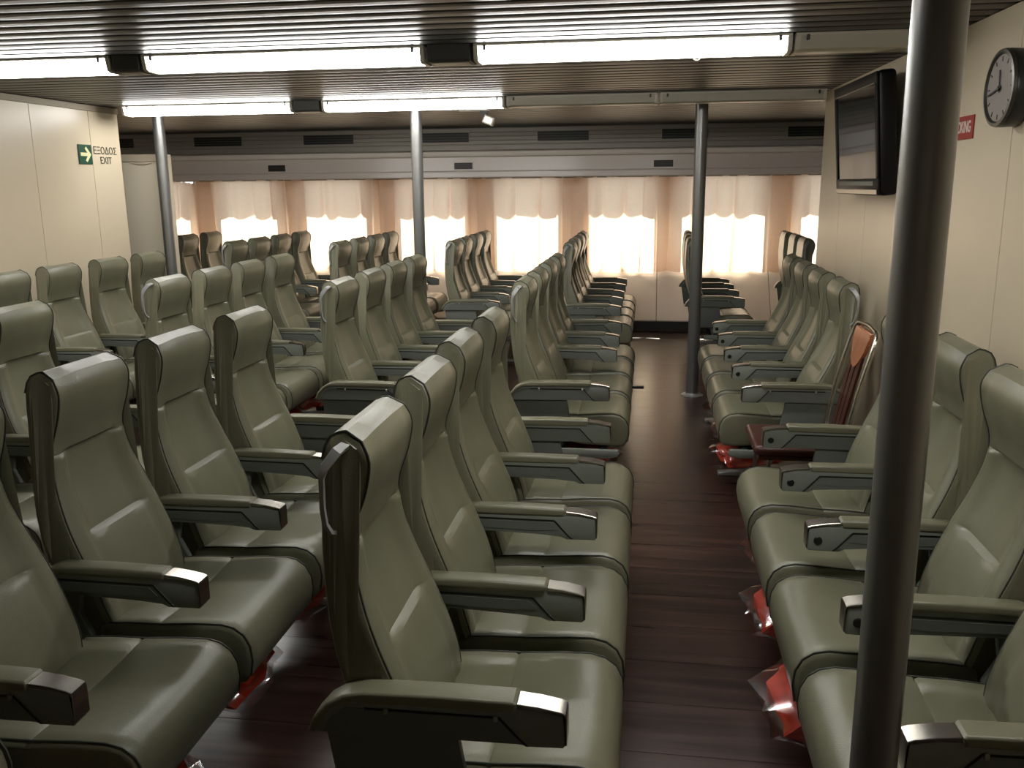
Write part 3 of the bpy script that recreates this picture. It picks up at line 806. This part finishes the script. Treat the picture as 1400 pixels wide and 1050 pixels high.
# local: -y faces the room (-X)
RT = Matrix.Rotation(R(90), 4, 'X')
obj('case', lathe(new_bm(), [(.118, .0), (.128, .01), (.130, .055), (.124, .066)], 40, RT), M['clock_rim'], t)
bm = new_bm(); pr = [(.124, .060), (.130, .066), (.127, .076), (.116, .078), (.110, .070)]
rings = []
for (r_, z) in pr: rings.append([bm.verts.new((r_ * math.cos(2 * math.pi * k / 40), r_ * math.sin(2 * math.pi * k / 40), z)) for k in range(40)])
for A, B in zip(rings, rings[1:] + rings[:1]):
    for k in range(40): bm.faces.new((A[k], A[(k + 1) % 40], B[(k + 1) % 40], B[k]))
bmesh.ops.transform(bm, matrix=RT, verts=bm.verts); obj('bezel_ring', bm, M['clock_ring'], t)
obj('dial', lathe(new_bm(), [(.113, .064), (.113, .070)], 40, RT), M['clock_face'], t)
for h_ in range(12):
    a = R(h_ * 30); bm = new_bm(); box(bm, (-.0025, -.0715, .088), (.0025, -.070, .104))
    bmesh.ops.transform(bm, matrix=Matrix.Rotation(a, 4, 'Y'), verts=bm.verts); obj('hour_mark', bm, M['hand'], t, smooth=False)
def hand(name, a, L, wd, yy):
    bm = new_bm(); box(bm, (-wd, yy - .0015, -.015), (wd, yy, L)); bmesh.ops.transform(bm, matrix=Matrix.Rotation(a, 4, 'Y'), verts=bm.verts); obj(name, bm, M['hand'], t, smooth=False)
hand('hour_hand', R(-8), .060, .004, -.0725); hand('minute_hand', R(-102), .090, .003, -.0745)
obj('hub', lathe(new_bm(), [(.008, .070), (.008, .078)], 12, RT), M['hand'], t)

# ------------------------------------------------------------------ signs
def text(name, s, size, m, parent, loc, rot, sx=1.0, bold=0.0):
    cu = bpy.data.curves.new(name, 'FONT'); cu.body = s; cu.size = size; cu.align_x = 'CENTER'; cu.align_y = 'CENTER'; cu.extrude = .0006; cu.offset = bold
    tmp = bpy.data.objects.new('tmp', cu); C.objects.link(tmp)
    dg = bpy.context.evaluated_depsgraph_get(); dg.update()
    me = bpy.data.meshes.new_from_object(tmp.evaluated_get(dg)); bpy.data.objects.remove(tmp)
    me.materials.clear(); me.materials.append(m)
    o = link(name, me, m, parent, loc, rot); o.scale = (sx, 1, 1)
    return o
t = thing('no_smoking_sign', 'small red sign with white capitals beside the clock, partly behind the post', 'sign', (WR(3.985), 3.985, 1.825), R(-90) + R(1.3))
obj('plate', bx((-.165, -.005, -.045), (.165, 0, .045), .001, 1), M['red'], t, smooth=False)
text('lettering', 'NO SMOKING', .062, M['white'], t, (0, -.0056, 0), (R(90), 0, 0), .72, .0012)

t = thing('exit_arrow_sign', 'green square sign with a pale right arrow on the cream left wall', 'sign', (-4.048, 6.155, 1.866), R(90))
obj('plate', bx((-.079, -.006, -.069), (.079, 0, .069), .001, 1), M['green'], t, smooth=False)
bm = new_bm(); prism(bm, [(-.058, .012), (.022, .012), (-.006, .042), (.012, .055), (.066, 0), (.012, -.055), (-.006, -.042), (.022, -.012), (-.058, -.012)], -.0075, -.006, 'y')
obj('arrow', bm, M['arrow'], t, smooth=False)
t = thing('exit_lettering', 'dark stencilled exit words in two lines on the cream left wall', 'lettering', (-4.048, 6.41, 1.866), R(90))
text('lettering', '\u0395\u039e\u039f\u0394\u039f\u03a3', .073, M['ink'], t, (0, -.001, .030), (R(90), 0, 0), 1.0)
text('lettering', 'EXIT', .073, M['ink'], t, (0, -.001, -.040), (R(90), 0, 0), 1.0)

# ------------------------------------------------------------------ small ceiling fittings
t = thing('ceiling_spotlight', 'small tilted grey spotlight on the ceiling beyond the rear lights', 'spotlight', (-1.40, 7.45, ZC))
obj('mount_plate', bx((-.14, -.03, -.012), (.11, .03, 0), .002, 1), M['fixture'], t, smooth=False)
bm = new_bm(); prism(bm, [(.03, -.012), (.10, -.012), (.085, -.075), (.06, -.075)], -.012, .012, 'y'); obj('bracket', bm, M['gear'], t, smooth=False)
hd = obj('lamp_head', bx((-.045, -.04, -.035), (.045, .04, .035), .006, 2), M['fixture'], t, (.105, 0, -.085), (0, R(22), 0))
obj('lens', bx((-.035, -.044, -.026), (.035, -.040, .026), .002, 1), M['silver'], hd, smooth=False)
t = thing('ceiling_hook', 'small metal hook hanging under the right front light', 'hook', (.20, 4.27, ZC))
bm = new_bm(); tube(bm, [(0, 0, .0), (0, 0, -.035)], .004, 8); obj('shank', bm, M['silver'], t)
bm = new_bm(); tube(bm, [(.016 * math.cos(a), 0, -.05 + .016 * math.sin(a)) for a in [k * math.pi / 8 for k in range(16)]], .004, 8, closed=True); obj('ring', bm, M['silver'], t)
